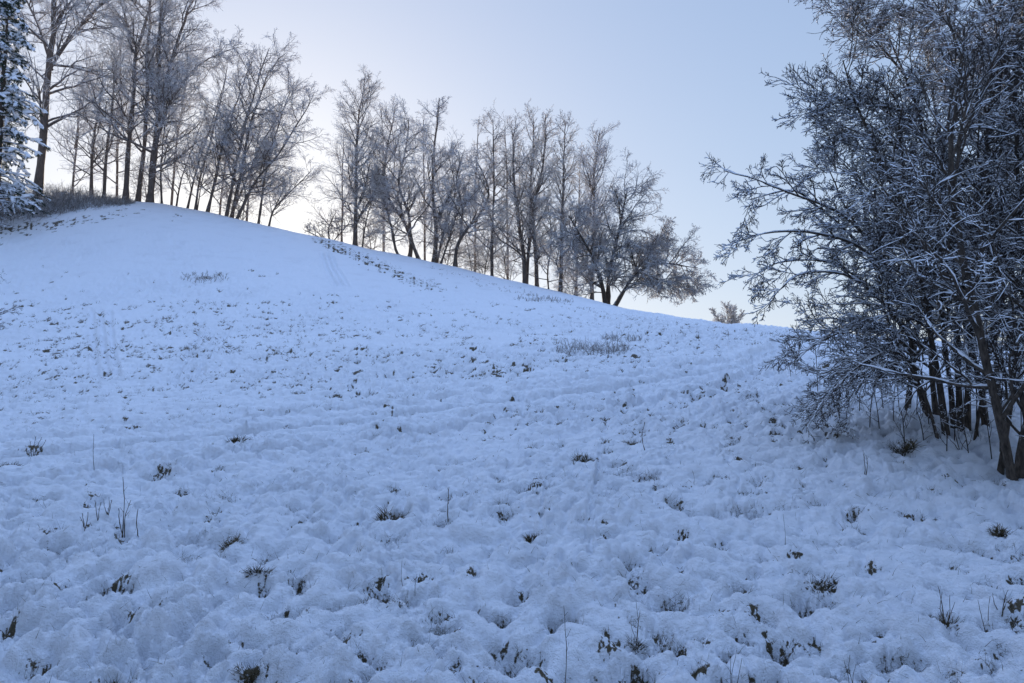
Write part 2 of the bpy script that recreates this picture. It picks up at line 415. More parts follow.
def plain_mat(name, c1, c2, scale=8., rough=.8):
    m, nt, b = newmat(name)
    geo = N(nt, 'ShaderNodeNewGeometry')
    L(nt, mixc(nt, ramp(nt, noise(nt, scale, 3, .6, geo.outputs['Position']), .3, .7), c1, c2), b.inputs['Base Color'])
    b.inputs['Roughness'].default_value = rough; b.inputs['Specular IOR Level'].default_value = .15
    return m
M = {}
M['ground'] = snow_ground_mat()
M['beech_bark'] = bark_mat('beech_bark', (.075, .065, .058), (.17, .14, .125), .85, .25, .7, nscale=3)
M['rimed_twig'] = bark_mat('rimed_twig', (.36, .35, .36), (.64, .63, .65), .9, -.2, .4, nscale=1.6)
M['pale_twig'] = bark_mat('pale_twig', (.42, .38, .35), (.68, .64, .60), .9, -.2, .5, nscale=2)
M['dark_twig'] = bark_mat('dark_twig', (.18, .17, .17), (.40, .38, .38), .85, .0, .5, nscale=3)
M['near_bark'] = bark_mat('near_bark', (.022, .019, .016), (.13, .105, .085), .85, .34, .56, nscale=16)
M['near_twig'] = bark_mat('near_twig', (.028, .023, .020), (.070, .055, .045), .8, .55, .85, nscale=14)
M['branch_snow'] = plain_mat('branch_snow', (.80, .84, .90), (.85, .88, .94), 6, .6)
M['needles'] = plain_mat('needles', (.020, .035, .022), (.045, .065, .035), 5)
M['dead_grass'] = plain_mat('dead_grass', (.030, .024, .012), (.15, .115, .06), 4)
M['weed_stem'] = plain_mat('weed_stem', (.030, .022, .015), (.09, .065, .04), 12)
M['bramble'] = bark_mat('bramble', (.10, .085, .075), (.26, .23, .21), .8, .0, .6, nscale=4)

g = mesh_np('ground', V, [quads_r, cap_r], M['ground'], attrs={'bare': np.concatenate([BARE.ravel(), [0]])})
tag(g, 'uneven snow covered grass hillside', None, None, 'structure')

# ------------------------------------------------------------------ branches
def nrm(v): return v / np.maximum(np.linalg.norm(v, axis=-1, keepdims=True), 1e-9)
def tubes(P, R, s):
    """P (N,K,3), R (N,K) -> verts, quads of N tubes with s sides"""
    Nn, K, _ = P.shape
    T = np.empty_like(P); T[:, 1:-1] = P[:, 2:] - P[:, :-2]; T[:, 0] = P[:, 1] - P[:, 0]; T[:, -1] = P[:, -1] - P[:, -2]
    T = nrm(T)
    ref = np.where(np.abs(T[:, :1, 2:3]) > .9, np.array([[[1., 0, 0]]]), np.array([[[0, 0, 1.]]]))
    A = nrm(np.cross(T, ref)); B = np.cross(T, A)
    a = np.arange(s) * 2 * math.pi / s
    ring = P[:, :, None] + R[:, :, None, None] * (np.cos(a)[None, None, :, None] * A[:, :, None] + np.sin(a)[None, None, :, None] * B[:, :, None])
    Vv = ring.reshape(-1, 3)
    b = (np.arange(Nn)[:, None, None] * K + np.arange(K - 1)[None, :, None]) * s
    j = np.arange(s)[None, None]; jn = (j + 1) % s
    q = np.stack([b + j, b + jn, b + s + jn, b + s + j], -1).reshape(-1, 4)
    return Vv, q
def join(parts):
    Vs, Qs, n = [], [], 0
    for v, q in parts:
        Vs.append(v); Qs.append(q + n); n += len(v)
    return np.vstack(Vs), np.vstack(Qs)
def grow(r, P0, D0, Ln, K, wob, trop, bias=None, curl=0.0):
    Nn = len(P0); P = np.empty((Nn, K, 3)); P[:, 0] = P0; d = nrm(D0)
    axis = nrm(r.normal(size=(Nn, 3))) * curl
    for k in range(1, K):
        d = d + wob * r.normal(size=(Nn, 3)) + axis
        d[:, 2] += trop
        if bias is not None: d = d + bias
        d = nrm(d); P[:, k] = P[:, k - 1] + d * (Ln / (K - 1))[:, None]
    return P
def spawn(r, P, R, n, t0, t1, ang, angv, flat=0.0):
    """n children on each polyline: start, direction, radius there, t, parent index"""
    Nn, K, _ = P.shape
    t = t0 + (t1 - t0) * (np.arange(n)[None] + r.uniform(0, 1, (Nn, n))) / n
    f = t * (K - 1); i = np.minimum(f.astype(int), K - 2); u = (f - i)[..., None]
    idx = np.arange(Nn)[:, None]
    A = P[idx, i]; B = P[idx, i + 1]; S0 = A * (1 - u) + B * u; T = nrm(B - A)
    rr = R[idx, i] * (1 - u[..., 0]) + R[idx, i + 1] * u[..., 0]
    ref = nrm(r.normal(size=T.shape) * np.array([1, 1, 1 - flat]))
    perp = nrm(ref - (ref * T).sum(-1, keepdims=True) * T)
    a = np.radians(ang + angv * r.normal(size=t.shape))[..., None]
    Dd = np.cos(a) * T + np.sin(a) * perp
    return S0.reshape(-1, 3), Dd.reshape(-1, 3), rr.ravel(), t.ravel(), np.repeat(np.arange(Nn), n)
def taper(r0, r1, K, p=1.0):
    t = np.linspace(0, 1, K)[None] ** p
    return r0[:, None] * (1 - t) + r1[:, None] * t
def resample(pts, K):
    """smooth curve through given points"""
    pts = np.asarray(pts, float); n = len(pts)
    ext = np.vstack([2 * pts[0] - pts[1], pts, 2 * pts[-1] - pts[-2]])
    d = np.r_[0, np.cumsum(np.linalg.norm(np.diff(pts, axis=0), axis=1))]; out = []
    for s in np.linspace(0, d[-1], K):
        i = min(np.searchsorted(d, s, side='right') - 1, n - 2); u = (s - d[i]) / max(d[i + 1] - d[i], 1e-9)
        p0, p1, p2, p3 = ext[i], ext[i + 1], ext[i + 2], ext[i + 3]
        out.append(.5 * (2 * p1 + (p2 - p0) * u + (2 * p0 - 5 * p1 + 4 * p2 - p3) * u * u + (3 * p1 - p0 - 3 * p2 + p3) * u ** 3))
    return np.array(out)

def tree(name, label, cat, depth, stems, seed, group=None, bark='beech_bark', twig='rimed_twig',
         n=(22, 7, 6, 4), l1=4.0, ratio=(.5, .5, .5), ang=(50, 42, 38, 36), trop=(.05, .03, .01, 0), wob=(.10, .12, .14, .15),
         bias=(0, 0, 0), t0=.3, lshape=.6, rtw=.010, snow=0.0, sides=(7, 5, 4, 3), flat=0.0, zspread=.4, limbs=(), curl=0.0, K1=9, dwob=1.0, lmin=0.0):
    """stems: list of (photo points, base radius m, tip radius m[, depth offset]); limbs the same but drawn with the crown"""
    r = np.random.default_rng(seed)
    Kt = 20
    if depth > 40:
        n = (int(n[0] * 1.2), n[1] + 1, n[2], max(3, n[3] - 1)); rtw *= .92; l1 *= 1.6; t0 *= .6; ratio = (.55, .6, .7); dwob = 1.8; trop = (trop[0] * .6, trop[1] * .4, -.02, -.05); ang = (ang[0] + 6,) + tuple(ang[1:])
        stems = [(s[0], s[1] * .78, s[2]) + tuple(s[3:]) for s in stems]; wob = tuple(a * 1.25 for a in wob)
    def curve(pts, off0):
        W = [px(x, y, depth + off0) for x, y in pts]
        W = resample(W, Kt)
        wobn = np.cumsum(r.normal(size=(Kt, 3)) * .02 * dwob, axis=0) * np.linalg.norm(W[-1] - W[0]) / 12
        W += wobn * np.array([1, 3, .5]) * np.linspace(0, 1, Kt)[:, None]
        return W
    C = []
    for s in stems:
        off0 = s[3] if len(s) > 3 else 0.0
        C.append((curve(s[0], off0), s[1], s[2]))
    base = C[0][0][0].copy(); base[2] = gz(base[0], base[1])
    root = empty(name, base); tag(root, label, cat, group)
    mv = lambda V: V - base
    trunkP, trunkR = [], []
    for k, (W, r0, r1) in enumerate(C):
        z = gz(W[0, 0], W[0, 1])
        first = abs(W[0, 2] - z) < 1.8 or k == 0
        if first:
            dz = z - (.30 if depth < 25 else .15) - W[0, 2]; W[:, 2] += dz * np.linspace(1, 0, Kt) ** 3
        t = np.linspace(0, 1, Kt)
        Rr = r0 * (1 - t) ** .8 + r1 * t
        if first: Rr = Rr * (1 + .45 * np.exp(-t * 22))
        Rr *= 1 + .09 * r.normal(size=Kt)
        trunkP.append(W); trunkR.append(Rr)
        v, q = tubes(W[None], Rr[None], 10 if depth < 25 else 8)
        mesh_np('trunk', mv(v), q, M[bark], root)
    TP = np.array(trunkP); TR = np.array(trunkR)
    parts = []; big = []; snowparts = []
    def add(P, R, s, fine=False):
        (parts if fine else big).append(tubes(P, R, s))
        if snow > 0:
            T = nrm(P[:, -1] - P[:, 0]); hz = np.sqrt(np.clip(1 - T[:, 2] ** 2, 0, 1))
            keep = (hz > .35) & (r.uniform(size=len(P)) < (.96 if s > 4 else .55))
            Pk = P[keep]; Rk = R[keep]; h = hz[keep][:, None]
            lum = np.clip(.75 + .45 * r.normal(size=Rk.shape), .02, 1.7)
            Rs = (Rk * .8 + snow * np.minimum(1, Rk / .012) ** .5) * h * lum
            Rs = np.minimum(Rs, Rk + snow * 1.8)
            Pk = Pk.copy(); Pk[..., 2] += Rk * .55 + Rs * .45
            if len(Pk): snowparts.append(tubes(Pk, Rs, 5 if s > 3 else 4))
    if limbs:
        LP, LR = [], []
        for s in limbs:
            W = curve(s[0], s[3] if len(s) > 3 else 0.0)
            t = np.linspace(0, 1, Kt); LP.append(W); LR.append(s[1] * (1 - t) ** .8 + s[2] * t)
        LP = np.array(LP); LR = np.array(LR); add(LP, LR, 6)
    bv = np.array(bias, float)
    # level 1
    S0, Dd, rr, t, par = spawn(r, TP, TR, n[0], t0, .99, ang[0], 12, flat)
    lt = np.linalg.norm(TP[:, -1] - TP[:, 0], axis=1)[par]
    Ln = l1 * (1 - lshape * (t - t0) / (1 - t0)) * r.uniform(.55, 1.15, len(t)) * np.clip(lt / lt.max(), .45, 1) + lmin
    r1 = np.minimum(rr * .6, .016 * Ln + rtw)
    P1 = grow(r, S0, Dd, Ln, K1, wob[0], trop[0], bv, curl); R1 = taper(r1, np.full(len(r1), rtw * 1.2), K1)
    add(P1, R1, sides[1])
    if limbs:
        S0, Dd, rr, t, par = spawn(r, LP, LR, max(4, n[0] // 2), .15, .97, ang[1], 12, flat)
        Ln = l1 * .55 * r.uniform(.5, 1.1, len(t))
        Pb = grow(r, S0, Dd, Ln, K1, wob[1], trop[1], bv, curl); Rb = taper(np.minimum(rr * .6, .016 * Ln + rtw), np.full(len(Ln), rtw), K1)
        add(Pb, Rb, sides[1])
        P1 = np.vstack([P1, Pb]); R1 = np.vstack([R1, Rb])
    Pp, Rp = P1, R1
    for lv in range(1, len(n)):
        plen = np.linalg.norm(np.diff(Pp, axis=1), axis=2).sum(1)
        S0, Dd, rr, t, par = spawn(r, Pp, Rp, n[lv], .12, 1.0, ang[lv], 12, flat)
        Ln = plen[par] * ratio[lv - 1] * (1 - .45 * t) * r.uniform(.6, 1.2, len(t))
        Kc = ((6, 4, 3, 3) if depth > 25 else (8, 6, 5, 4))[lv - 1]
        tip = np.full(len(Ln), rtw * (.8 if lv < len(n) - 1 else .6))
        Pc = grow(r, S0, Dd, Ln, Kc, wob[lv], trop[lv], bv, curl * .6)
        Rc = taper(np.clip(rr * .7, rtw * .9, .02 * Ln + rtw), tip, Kc)
        add(Pc, Rc, sides[min(lv + 1, 3)], lv > 1 or len(n) < 4)
        Pp, Rp = Pc, Rc
    v, q = join(big); mesh_np('branches', mv(v), q, M[bark], root)
    v, q = join(parts); mesh_np('crown', mv(v), q, M[twig], root)
    if snowparts:
        v, q = join(snowparts); mesh_np('snow', mv(v), q, M['branch_snow'], root)
    return root

#TREES
RG = 'bare rimed trees along the crest of the hill'
NF = (26, 8, 6, 4)
WB = (.035, -.01, 0)       # crowns on the left lean with the wind to the right
tree('beech_tree', 'thick trunked bare beech farthest left on the crest, rising behind the bramble thicket', 'tree', 60,
     [([(38, 190), (42, 150), (48, 100), (54, 50), (60, 0), (66, -60), (72, -130)], .42, .05), ([(55, 60), (75, 32), (100, 8), (125, -20), (150, -60)], .2, .03, .3), ([(52, 70), (40, 30), (22, -10), (5, -60)], .16, .03, .5)],
     101, RG, n=(30, 8, 6, 4), l1=6.5, t0=.28, bias=WB, trop=(.04, .02, 0, -.02), rtw=.013)
tree('young_tree', 'slender reddish tree, left one of the close pair right of the thicket', 'tree', 63,
     [([(92, 194), (91, 160), (93, 120), (97, 85), (99, 55)], .2, .03)], 102, RG, n=(22, 7, 5, 4), l1=3.2, t0=.25, bias=WB)
tree('young_tree', 'slender reddish tree, right one of the close pair right of the thicket', 'tree', 63.5,
     [([(104, 195), (107, 150), (112, 110), (114, 70), (118, 45)], .2, .03)], 103, RG, n=(22, 7, 5, 4), l1=3.2, t0=.25, bias=WB)
tree('beech_tree', 'tall bare beech with one straight trunk that forks near the top edge of the photo', 'tree', 63,
     [([(126, 196), (128, 140), (131, 90), (132, 50), (142, 0), (150, -60)], .3, .04), ([(132, 52), (124, 15), (112, -20), (105, -60)], .13, .02, .3)],
     104, RG, n=(26, 8, 6, 4), l1=4.6, t0=.3, bias=WB, rtw=.012)
tree('beech_tree', 'tall narrow bare beech just left of the snow dusted double trunk', 'tree', 64,
     [([(138, 200), (143, 150), (147, 90), (147, 40), (152, -20), (156, -60)], .28, .04)], 105, RG, n=(30, 8, 6, 4), l1=4.2, t0=.3, bias=WB, rtw=.012)
tree('beech_tree', 'tall double trunked beech with snowy foot, at the highest point of the crest', 'tree', 63.5,
     [([(150, 200), (155, 145), (165, 85), (185, 25), (205, -20)], .38, .04), ([(154, 150), (160, 100), (163, 40), (166, -30)], .24, .03, .6), ([(157, 140), (175, 95), (205, 60), (240, 45)], .15, .02, -.4)],
     106, RG, n=(26, 8, 7, 4), l1=5.0, t0=.2, bias=(.05, 0, -.005), rtw=.012)
tree('young_tree', 'thin straight young tree just right of the snow dusted double trunk', 'tree', 64,
     [([(162, 204), (161, 170), (164, 130), (170, 95)], .14, .02)], 107, RG, n=(18, 6, 5, 4), l1=2.6, t0=.25, bias=WB)
tree('young_tree', 'spindly young tree leaning right, first of the three thin ones after the tall beeches', 'tree', 65,
     [([(176, 208), (181, 180), (193, 145), (206, 112)], .10, .02)], 108, RG, n=(16, 6, 5, 4), l1=3.0, t0=.2, bias=WB)
tree('young_tree', 'spindly young tree leaning right, middle of the three thin ones after the tall beeches', 'tree', 65,
     [([(187, 211), (196, 170), (205, 140), (218, 100), (224, 75)], .13, .02)], 109, RG, n=(20, 6, 5, 4), l1=3.2, t0=.2, bias=WB)
tree('young_tree', 'forked young tree leaning right, last of the three thin ones after the tall beeches', 'tree', 65,
     [([(195, 213), (200, 180), (213, 135), (225, 90), (228, 65)], .15, .02), ([(197, 205), (206, 170), (228, 135)], .08, .02)], 110, RG, n=(18, 6, 5, 4), l1=3.0, t0=.2, bias=WB)
tree('beech_tree', 'single stemmed tree leaning right just left of the many stemmed clump', 'tree', 65,
     [([(207, 216), (215, 182), (225, 142), (239, 95), (252, 58)], .2, .03)], 111, RG, n=(26, 7, 6, 4), l1=3.6, t0=.2, bias=(.045, 0, -.01), rtw=.011)
tree('beech_tree', 'many stemmed beech clump with steeply leaning stems and broad windswept crown', 'tree', 65,
     [([(226, 219), (235, 172), (245, 130), (258, 85), (270, 48)], .22, .03), ([(231, 220), (243, 165), (252, 122), (272, 70), (285, 55)], .24, .03, .5),
      ([(236, 221), (255, 183), (280, 156), (303, 122), (318, 98)], .19, .02, -.4), ([(229, 219), (250, 172), (270, 130), (298, 85)], .14, .02, .9)],
     112, RG, n=(22, 8, 6, 4), l1=3.8, t0=.22, bias=(.045, 0, -.01), rtw=.012)
tree('young_tree', 'slim upright tree right of the many stemmed clump', 'tree', 65.5,
     [([(258, 226), (264, 182), (272, 140), (284, 98), (290, 80)], .16, .02)], 113, RG, n=(22, 7, 5, 4), l1=3.2, t0=.22, bias=WB)
tree('young_tree', 'low crooked tree bending far right, last before the gap of bright sky', 'tree', 65.5,
     [([(268, 229), (274, 209), (290, 192), (312, 170)], .14, .02), ([(275, 207), (283, 190), (284, 178)], .08, .02)], 114, RG, n=(14, 6, 5, 3), l1=2.6, t0=.25, bias=WB)
tree('thorn_bush', 'small tangled thorn bush at the start of the dark scuffed line', 'bush', 65,
     [([(330, 242), (329, 228), (336, 212)], .12, .02), ([(331, 241), (318, 236), (303, 229)], .09, .02), ([(331, 240), (345, 228), (352, 218)], .08, .02)], 115, None, n=(12, 6, 4, 3), l1=1.5, t0=.15,
     trop=(.02, 0, 0, 0), wob=(.2, .2, .2, .2), twig='dark_twig')
tree('birch_tree', 'tall pale birch with a straight trunk and narrow pointed frosty crown', 'tree', 64.5,
     [([(355, 248), (356, 205), (357, 150), (361, 110), (367, 76)], .27, .03)], 116, RG, n=(40, 8, 6, 4), l1=4.2, t0=.18, lshape=.72, trop=(.06, .02, -.02, -.04), rtw=.010, ang=(45, 40, 38, 36), twig='pale_twig')
tree('young_tree', 'thin sapling hugging the right foot of the pale birch', 'tree', 64.5,
     [([(362, 250), (365, 225), (372, 200), (378, 178)], .11, .02)], 117, RG, n=(16, 5, 4, 3), l1=2.0, t0=.2)
tree('crooked_tree', 'crooked tree whose two stems bow left from one foot', 'tree', 63.5,
     [([(407, 256), (397, 250), (392, 228), (386, 207), (379, 188), (370, 170)], .2, .03), ([(409, 256), (411, 238), (402, 216), (389, 198), (385, 170), (388, 140), (394, 110)], .22, .03, .4)],
     118, RG, n=(26, 8, 6, 4), l1=3.4, t0=.35, wob=(.14, .15, .15, .15), rtw=.012)
tree('crooked_tree', 'crooked single stemmed tree between the bowed tree and the tall pointed one', 'tree', 63.5,
     [([(420, 260), (411, 236), (409, 212), (400, 182), (408, 150), (412, 120)], .22, .03)], 119, RG, n=(28, 8, 6, 4), l1=3.6, t0=.3, wob=(.14, .15, .15, .15), rtw=.012)
tree('beech_tree', 'tall tree with a pointed top and snowy limbs forking right from its thick foot', 'tree', 63,
     [([(434, 265), (436, 232), (433, 190), (435, 140), (439, 98)], .28, .03), ([(436, 258), (446, 222), (456, 192), (450, 150)], .17, .02, .4), ([(440, 265), (449, 238), (457, 212), (470, 190)], .13, .02, -.5)],
     120, RG, n=(26, 8, 6, 4), l1=3.7, t0=.25, lshape=.75, rtw=.011)
tree('crooked_tree', 'dark tree bending right in a wide elbow, with a low domed crown', 'tree', 62,
     [([(455, 270), (457, 248), (467, 230), (480, 216), (490, 192), (478, 160)], .24, .03), ([(460, 240), (462, 210), (455, 180), (462, 150)], .14, .02, .5)],
     121, RG, n=(18, 6, 6, 4), l1=3.2, t0=.35, wob=(.14, .15, .15, .15), rtw=.013, trop=(.02, 0, 0, 0))
tree('young_tree', 'slim upright tree with one thin trunk right of the elbow shaped tree', 'tree', 62,
     [([(492, 278), (492, 232), (494, 180), (495, 122)], .17, .03)], 122, RG, n=(32, 7, 6, 4), l1=3.0, t0=.2, lshape=.65, twig='pale_twig', trop=(.08, .04, 0, 0))
tree('ash_tree', 'tall tree with two close trunks, first of the pale sunlit row', 'tree', 61,
     [([(525, 288), (524, 257), (519, 225), (514, 180), (511, 125)], .27, .03), ([(526, 275), (530, 222), (531, 170), (534, 120)], .2, .03, .4)],
     123, RG, n=(28, 8, 6, 4), l1=3.2, t0=.2, lshape=.65, twig='pale_twig', trop=(.10, .05, .02, 0), ang=(38, 38, 36, 34))
tree('ash_tree', 'tall sinuous single trunk beside the double trunked tree of the pale sunlit row', 'tree', 61,
     [([(537, 291), (536, 252), (534, 215), (545, 165), (547, 120)], .24, .03)], 124, RG, n=(32, 8, 6, 4), l1=3.0, t0=.2, lshape=.65, twig='pale_twig', trop=(.10, .05, .02, 0), ang=(38, 38, 36, 34))
tree('young_tree', 'thin low sapling in the pale row, between the sinuous trunk and the straight one', 'tree', 60.5,
     [([(549, 295), (548, 272), (552, 240), (550, 205)], .11, .02)], 125, RG, n=(18, 6, 4, 3), l1=2.0, t0=.2, twig='rimed_twig')
tree('ash_tree', 'straight trunked tree with a narrow frosty crown, behind the fringe of the spreading tree', 'tree', 60,
     [([(560, 299), (561, 262), (562, 200), (563, 126)], .22, .03)], 126, RG, n=(38, 8, 6, 4), l1=2.7, t0=.15, lshape=.65, twig='pale_twig', trop=(.10, .05, .02, 0), ang=(40, 38, 36, 34))
tree('ash_tree', 'tallest tree behind the spreading one, with bare fan of straight twigs at its top', 'tree', 60,
     [([(592, 309), (592, 270), (594, 220), (594, 175), (598, 134)], .24, .03)], 127, RG, n=(38, 8, 6, 4), l1=4.0, t0=.2, lshape=.75, rtw=.010, twig='rimed_twig', trop=(.12, .06, .02, 0), ang=(36, 32, 30, 30))
tree('hawthorn_tree', 'dark low spreading tree, last on the crest, its limbs reaching far right', 'tree', 55,
     [([(606, 309), (602, 287), (592, 258), (578, 232), (568, 215)], .24, .04), ([(608, 309), (609, 275), (615, 250), (621, 222), (626, 196)], .24, .04, .4), ([(613, 310), (624, 291), (636, 274), (660, 264), (694, 268)], .24, .03, -.3),
      ([(630, 281), (650, 248), (668, 230)], .14, .03, .4), ([(640, 272), (668, 282), (700, 284)], .10, .02, -.8)],
     128, RG, n=(26, 8, 7, 5), l1=2.7, t0=.25, lshape=.3, trop=(-.03, -.06, -.06, -.05), bias=(.02, 0, 0), wob=(.12, .14, .16, .16), twig='dark_twig', rtw=.014, bark='near_bark')
for k, (x, yb, d, top, tx, l, lab) in enumerate([
    (72, 196, 68, 40, 84, 3.6, 'pale tree standing behind the crest between the thickest beech and the reddish pair'), (117, 198, 68, 20, 124, 3.2, 'slender tree behind the crest just right of the reddish pair'),
    (171, 206, 69, 40, 196, 3.4, 'slim tree behind the crest in the gap after the tall beeches'), (219, 218, 69, 88, 244, 3.2, 'slim leaning tree directly left of the many stemmed clump, behind it'),
    (246, 224, 69, 105, 268, 3.0, 'slim leaning tree directly right of the many stemmed clump, behind it'), (342, 244, 69, 128, 340, 2.8, 'faint pale tree behind the crest left of the tall pale birch'),
    (384, 252, 68, 106, 380, 2.8, 'pale tree behind the crest between the birch and the bowed tree'), (425, 262, 67, 120, 420, 2.8, 'pale tree behind the crest just left of the pointed tree'),
    (475, 274, 66, 118, 478, 2.8, 'pale tree behind the elbow shaped tree, tall and fine twigged'), (508, 281, 66, 124, 504, 2.6, 'slim pale tree just left of the pale sunlit row'),
    (576, 303, 64, 150, 578, 2.4, 'slim pale tree behind the left skirt of the dark spreading tree')]):
    tree('slender_tree', lab, 'tree', d, [([(x, yb), (x + (tx - x) * .2, yb + (top - yb) * .35), (x + (tx - x) * .6, yb + (top - yb) * .7), (tx, top)], .16, .02), ([(x + (tx - x) * .2, yb + (top - yb) * .3), (x + 10, yb + (top - yb) * .55), (tx + 14, top + 25)], .09, .02, .3)],
         170 + k, RG, n=(18, 6, 5, 4), l1=l, t0=.2, bias=WB if x < 300 else (0, 0, 0), twig='rimed_twig' if x < 300 else 'pale_twig')
# saplings and scrub that fill the gaps behind the crest
SG = 'thin scrub saplings behind the crest'
for k, (x, h, lab) in enumerate([(148, 40, 'short scrubby sapling at the foot of the tallest beeches'), (242, 40, 'short scrubby sapling right behind the many stemmed clump'), (372, 38, 'low scrub sapling between the birch and the bowed tree'),
                            (447, 40, 'low scrub sapling between the pointed tree and the elbow shaped one'), (472, 46, 'low arching scrub sapling under the elbow shaped tree'), (484, 36, 'low scrub sapling left of the slim upright tree'), (508, 44, 'low scrub sapling between the slim tree and the pale sunlit row'),
                            (573, 40, 'low scrub sapling at the left skirt of the dark spreading tree')]):
    yb = float(np.interp(x, [148, 242, 372, 450, 508, 573], [204, 223, 252, 269, 283, 302]))
    s = 1 if k % 2 else -1
    tree('sapling', lab, 'sapling', 66 if x < 400 else 63.5, [([(x, yb), (x + 3 * s, yb - h * .5), (x + 8 * s, yb - h)], .07, .015), ([(x + 1, yb), (x - 5 * s, yb - h * .4), (x - 14 * s, yb - h * .7)], .05, .015)],
         140 + k, SG, n=(12, 6, 5, 3), l1=2.2, t0=.1, wob=(.16, .16, .16, .16), trop=(.03, 0, 0, 0))
tree('frosted_shrub', 'small cream coloured sunlit shrub poking up behind the low part of the crest', 'shrub', 62,
     [([(728, 340), (728, 322), (727, 306)], .07, .02), ([(728, 338), (720, 322), (712, 310)], .05, .02), ([(729, 338), (737, 322), (743, 312)], .05, .02), ([(728, 338), (733, 318), (734, 307)], .05, .02)],
     160, None, n=(26, 8, 6, 4), l1=1.1, t0=.2, twig='pale_twig', trop=(.08, .04, 0, 0), ang=(35, 35, 35, 35))

# ------------------------------------------------------------------ the snowy trees on the right
NG = 'snow laden trees on the right'
def near_tree(name, label, cat, depth, stems, seed, group=None, limbs=(), **kw):
    """sizes were measured for the given depth; the tree stands where its foot meets the snow"""
    d = hit(*stems[0][0][0])[1]; k = d / depth
    f = lambda q: [(s[0], s[1] * k, s[2] * k) + tuple(o * k for o in s[3:]) for s in q]
    for key in ('l1', 'snow', 'rtw'):
        if key in kw: kw[key] *= k
    return tree(name, label, cat, d, f(stems), seed, group, limbs=f(limbs), **kw)
NT = dict(bark='near_bark', twig='near_twig', snow=.0072, rtw=.0064)
near_tree('snowy_tree', 'nearest snowy tree at the right edge, its forked foot lowest in the photo', 'tree', 10.6,
     [([(1014, 470), (1006, 430), (995, 385), (984, 340), (976, 305), (967, 272), (958, 225), (955, 160), (965, 90), (970, 20)], .078, .015), ([(1017, 472), (1022, 430), (1036, 385), (1050, 330), (1075, 250), (1090, 150)], .09, .02, .1),
      ([(990, 362), (1010, 310), (1030, 250), (1040, 170), (1035, 60)], .045, .01, .5)],
     201, NG, n=(24, 7, 5, 2), ratio=(.58, .66, .85), l1=2.8, t0=.12, wob=(.11, .13, .15, .15), trop=(.03, -.01, -.01, 0), curl=.06, **NT)
near_tree('snowy_tree', 'tall snowy tree along the right edge behind the forked one, trunk straight up high', 'tree', 12.2,
     [([(1040, 452), (1034, 380), (1024, 280), (1016, 190), (1010, 110), (998, 50), (980, -10), (965, -70)], .058, .015), ([(1012, 120), (1020, 50), (1030, -30)], .05, .01, .2), ([(1026, 300), (1000, 230), (985, 150), (990, 60), (1000, -30)], .05, .012, .6)],
     202, NG, n=(36, 7, 5, 2), ratio=(.58, .66, .85), l1=2.8, t0=.15, wob=(.11, .13, .15, .15), trop=(.02, -.01, -.01, 0), curl=.06, **NT)
near_tree('snowy_tree', 'dark trunk standing between the forked foot and the central cluster of trunks', 'tree', 13.6,
     [([(986, 426), (982, 385), (973, 348), (965, 317), (962, 270), (975, 200), (990, 120), (1000, 30)], .058, .015), ([(972, 345), (990, 290), (1010, 230), (1030, 160)], .05, .012, .5)],
     203, NG, n=(34, 7, 5, 2), ratio=(.58, .66, .85), l1=2.9, t0=.22, wob=(.11, .13, .15, .15), trop=(.02, -.01, -.01, 0), curl=.06, **NT)
near_tree('snowy_tree', 'central snowy tree whose several close trunks fan into a high rounded crown', 'tree', 13.2,
     [([(962, 433), (958, 380), (956, 328), (958, 286), (950, 235), (942, 190), (930, 150), (920, 115), (904, 75), (890, 30)], .058, .014), ([(954, 424), (950, 372), (943, 315), (942, 270), (941, 215), (946, 160), (954, 110), (957, 50), (960, -20)], .052, .012, .4),
      ([(947, 420), (938, 360), (925, 300), (915, 250), (900, 200), (880, 150), (862, 100), (850, 60)], .06, .012, -.3), ([(966, 425), (968, 350), (975, 280), (980, 200), (1000, 120), (1010, 40)], .06, .012, .7), ([(942, 428), (925, 380), (900, 340), (885, 300), (880, 240)], .03, .008, -.6), ([(970, 430), (985, 370), (1000, 320), (1008, 260)], .03, .008, -.3)],
     204, NG, n=(31, 7, 5, 2), ratio=(.58, .66, .85), l1=2.2, t0=.24, lshape=.45, wob=(.11, .13, .15, .15), trop=(.02, 0, -.01, 0), bias=(-.02, 0, 0), curl=.06,
     limbs=[([(920, 115), (890, 108), (860, 100), (832, 98), (812, 100)], .03, .006), ([(935, 170), (900, 150), (870, 125), (845, 118)], .03, .006, .5), ([(905, 75), (880, 45), (860, 22), (848, 14)], .025, .006),
            ([(957, 60), (930, 20), (900, 5), (865, 8)], .03, .006, .4), ([(930, 260), (890, 220), (860, 185), (828, 165)], .035, .006, -.4)], **NT)
